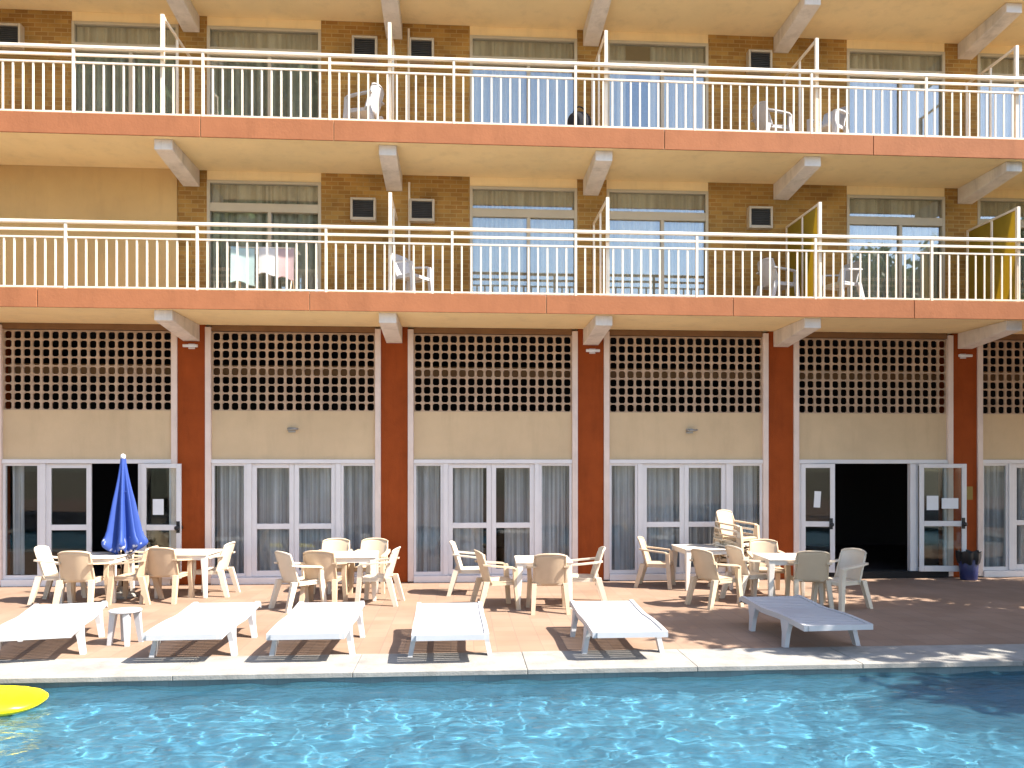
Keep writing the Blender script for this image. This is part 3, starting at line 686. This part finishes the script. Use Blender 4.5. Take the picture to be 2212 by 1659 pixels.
# ------------------------------------------------------------------ balcony furniture
g2 = 'chairs on the balconies'
bal_first = make_chair('balcony_chair', M['lounge']); bflag = []
for x, y, ang, zf, lb in [(.42, -1.12, -35, F1, 'white chair on the middle balcony beside the central partition post'),
                          (7.55, -.95, 15, F1, 'white chair on the middle balcony left of the amber partition'),
                          (8.75, -1.05, 200, F1, 'white chair on the middle balcony just right of the amber partition'),
                          (-.50, -1.0, 160, F2, 'white chair on the top balcony left of the central partition post'),
                          (7.5, -.8, 10, F2, 'white chair on the top balcony left of the partition, at the right'),
                          (8.55, -.95, 215, F2, 'white chair on the top balcony right of the partition, at the right')]:
    put_chair(x, y, ang, lb, z=zf, group=g2, first=bal_first, flag=bflag, sc=1.0)
e = empty('bag', (3.56, -1.35, F2)); e.scale = (1.45, 1.3, 1.5); tag(e, 'small black bag on the top balcony floor by the railing', 'bag')
MB().sheet(lambda u, v: (.16 * math.cos(2 * math.pi * u) * math.sin(math.pi * (v * .96 + .02)) ** .6, .11 * math.sin(2 * math.pi * u) * math.sin(math.pi * (v * .96 + .02)) ** .6, .14 - .14 * math.cos(math.pi * (v * .96 + .02))), 20, 10).build('bag_body', M['toweldark'], e)
MB().tube([(.08 * math.cos(k * math.pi / 10), 0, .26 + .09 * math.sin(k * math.pi / 10)) for k in range(11)], .01, 8).build('strap', M['toweldark'], e)
# clothes airer with towels on the middle balcony
A = empty('clothes_airer', (-2.35, -.85, F1)); tag(A, 'white clothes airer on the middle balcony in front of the left window', 'clothes airer')
f = MB()
for s_ in (-1, 1):
    f.tube([(s_ * .5, -.28, 0), (s_ * .5, .22, .95)], .012, 8); f.tube([(s_ * .5, .28, 0), (s_ * .5, -.22, .95)], .012, 8)
f.build('frame', M['rail'], A)
r_ = MB()
for k in range(6): r_.tube([(-.62, -.22 + k * .088, .95), (.62, -.22 + k * .088, .95)], .006, 6)
r_.build('hanging_rods', M['rail'], A)
def towel(x0, x1, y, zt, zb, m, lb):
    mb = MB()
    def fn(u, v):
        x = x0 + (x1 - x0) * u; s = (v - .5) * 2
        return (x, y + .03 * s + .012 * math.sin(9 * x), zt - (zt - zb) * (abs(s) ** 1.2) * (1 - .06 * math.sin(5 * u)))
    mb.sheet(fn, 10, 16); o = mb.build('towel', m); o.location = (0, 0, 0)
    tag(o, lb, 'towel', 'towels on the clothes airer'); return o
for x0, x1, y, m, zb, lb in ((-2.93, -2.5, -1.07, 'towelaqua', .28, 'pale aqua towel hanging at the left of the clothes airer'), (-2.42, -2.12, -1.06, 'towelwhite', .45, 'white towel hanging in the middle of the clothes airer'),
                             (-2.08, -1.78, -1.07, 'towelpink', .38, 'faded pink towel hanging at the right of the clothes airer')):
    towel(x0, x1, y, F1 + .965, F1 + zb, M[m], lb)

# ------------------------------------------------------------------ float on the water
L_ = MB()
def lilo(u, v):
    a = 2 * math.pi * u; ph = math.pi * (v - .5)
    ca, sa = math.cos(a), math.sin(a); k = .45
    cx = math.copysign(abs(ca) ** k, ca); sy = math.copysign(abs(sa) ** .75, sa)
    r = math.cos(ph) ** .55
    return (.95 * cx * r, .42 * sy * r, .105 * math.sin(ph) + .004 * math.sin(40 * cx * r) * (1 if v > .5 else 0))
L_.sheet(lilo, 64, 20)
lo = L_.build('pool_float', M['yellow']); lo.location = (-3.93, -7.66, WZ + .06); lo.rotation_euler = (0, R(1), R(4))
tag(lo, 'bright yellow inflatable float on the water at the left edge', 'pool float')

# ------------------------------------------------------------------ trees beside and behind the photographer
def tree(x, y, h, rad, zc, n, lf, name, label, seed, squash=.8, cl=46, lm='leaf', sy=1.0):
    rnd = random.Random(seed); t = empty(name, (x, y, 0)); tag(t, label, 'tree', 'garden trees round the pool')
    tr = MB(); tr.tube([(0, 0, -.05), (.05, .03, zc * .35), (-.04, .06, zc * .7), (0, 0, zc)], [rad * .09, rad * .07, rad * .055, rad * .03], 10)
    for k in range(7):
        a = k * 2.4 + rnd.random(); zz = zc * (.55 + .07 * k)
        tr.tube([(0, 0, zz), (math.cos(a) * rad * .35, math.sin(a) * rad * .35 * sy, zz + rad * .22), (math.cos(a) * rad * .7, math.sin(a) * rad * .7 * sy, zz + rad * .3)], [rad * .035, rad * .022, rad * .008], 7)
    tr.build('trunk', M['bark'], t)
    cr = MB(); cents = []
    while len(cents) < cl:
        q = Vector((rnd.uniform(-1, 1), rnd.uniform(-1, 1), rnd.uniform(-1, 1)))
        if .25 < q.length < 1: cents.append((Vector((q.x * rad, q.y * rad * sy, zc + q.z * rad * squash)), rad * rnd.uniform(.2, .36)))
    for k in range(n):
        c, r = cents[rnd.randrange(cl)]
        d = Vector((rnd.gauss(0, 1), rnd.gauss(0, 1), rnd.gauss(0, .8))); d = d.normalized() * r * rnd.random() ** .4
        p_ = c + d; a = Vector((rnd.gauss(0, 1), rnd.gauss(0, 1), rnd.gauss(0, .7))).normalized(); b_ = a.cross(Vector((rnd.gauss(0, 1), rnd.gauss(0, 1), rnd.gauss(0, 1)))).normalized()
        s = lf * rnd.uniform(.6, 1.3); nn = len(cr.v)
        cr.v += [tuple(p_ - a * s), tuple(p_ + b_ * s * .45), tuple(p_ + a * s), tuple(p_ - b_ * s * .45)]; cr.f.append((nn, nn + 1, nn + 2, nn + 3)); cr.sm.append(False)
    cr.build('crown', M[lm], t)
    return t
TREES = [  # x, y, height-ish, radius, crown centre z, leaves, leaf size
    (12.9, -6.65, 8, 3.2, 6.4, 15000, .17, 'leafy_tree', 'broad leafy tree right of the pool, shading the sun loungers', 3, .55, 60, 'leaf', .5),
    (15.5, -3.3, 6, 2.5, 4.9, 9000, .17, 'leafy_tree', 'small leafy tree close to the right end of the hotel', 4, .6, 50, 'leaf', .48),
    (15.2, -9.85, 8, 2.8, 6.2, 9000, .17, 'leafy_tree', 'leafy tree at the right end of the pool, shading the water', 14, .55, 50, 'leaf', .36),
    (-11.0, -22, 20, 8.0, 16, 16000, .5, 'leafy_tree', 'tall dark tree behind the left end of the pool', 5),
    (-21, -24, 18, 6.5, 10, 7000, .5, 'leafy_tree', 'tall dark tree far left behind the pool', 6),
    (24, -27, 14, 6.0, 8.5, 8000, .45, 'leafy_tree', 'wide tree behind the right end of the pool', 8),
    (32, -24, 16, 6.5, 10.5, 7000, .5, 'leafy_tree', 'tall tree far right behind the pool', 9),
]
for T in TREES: tree(*T)
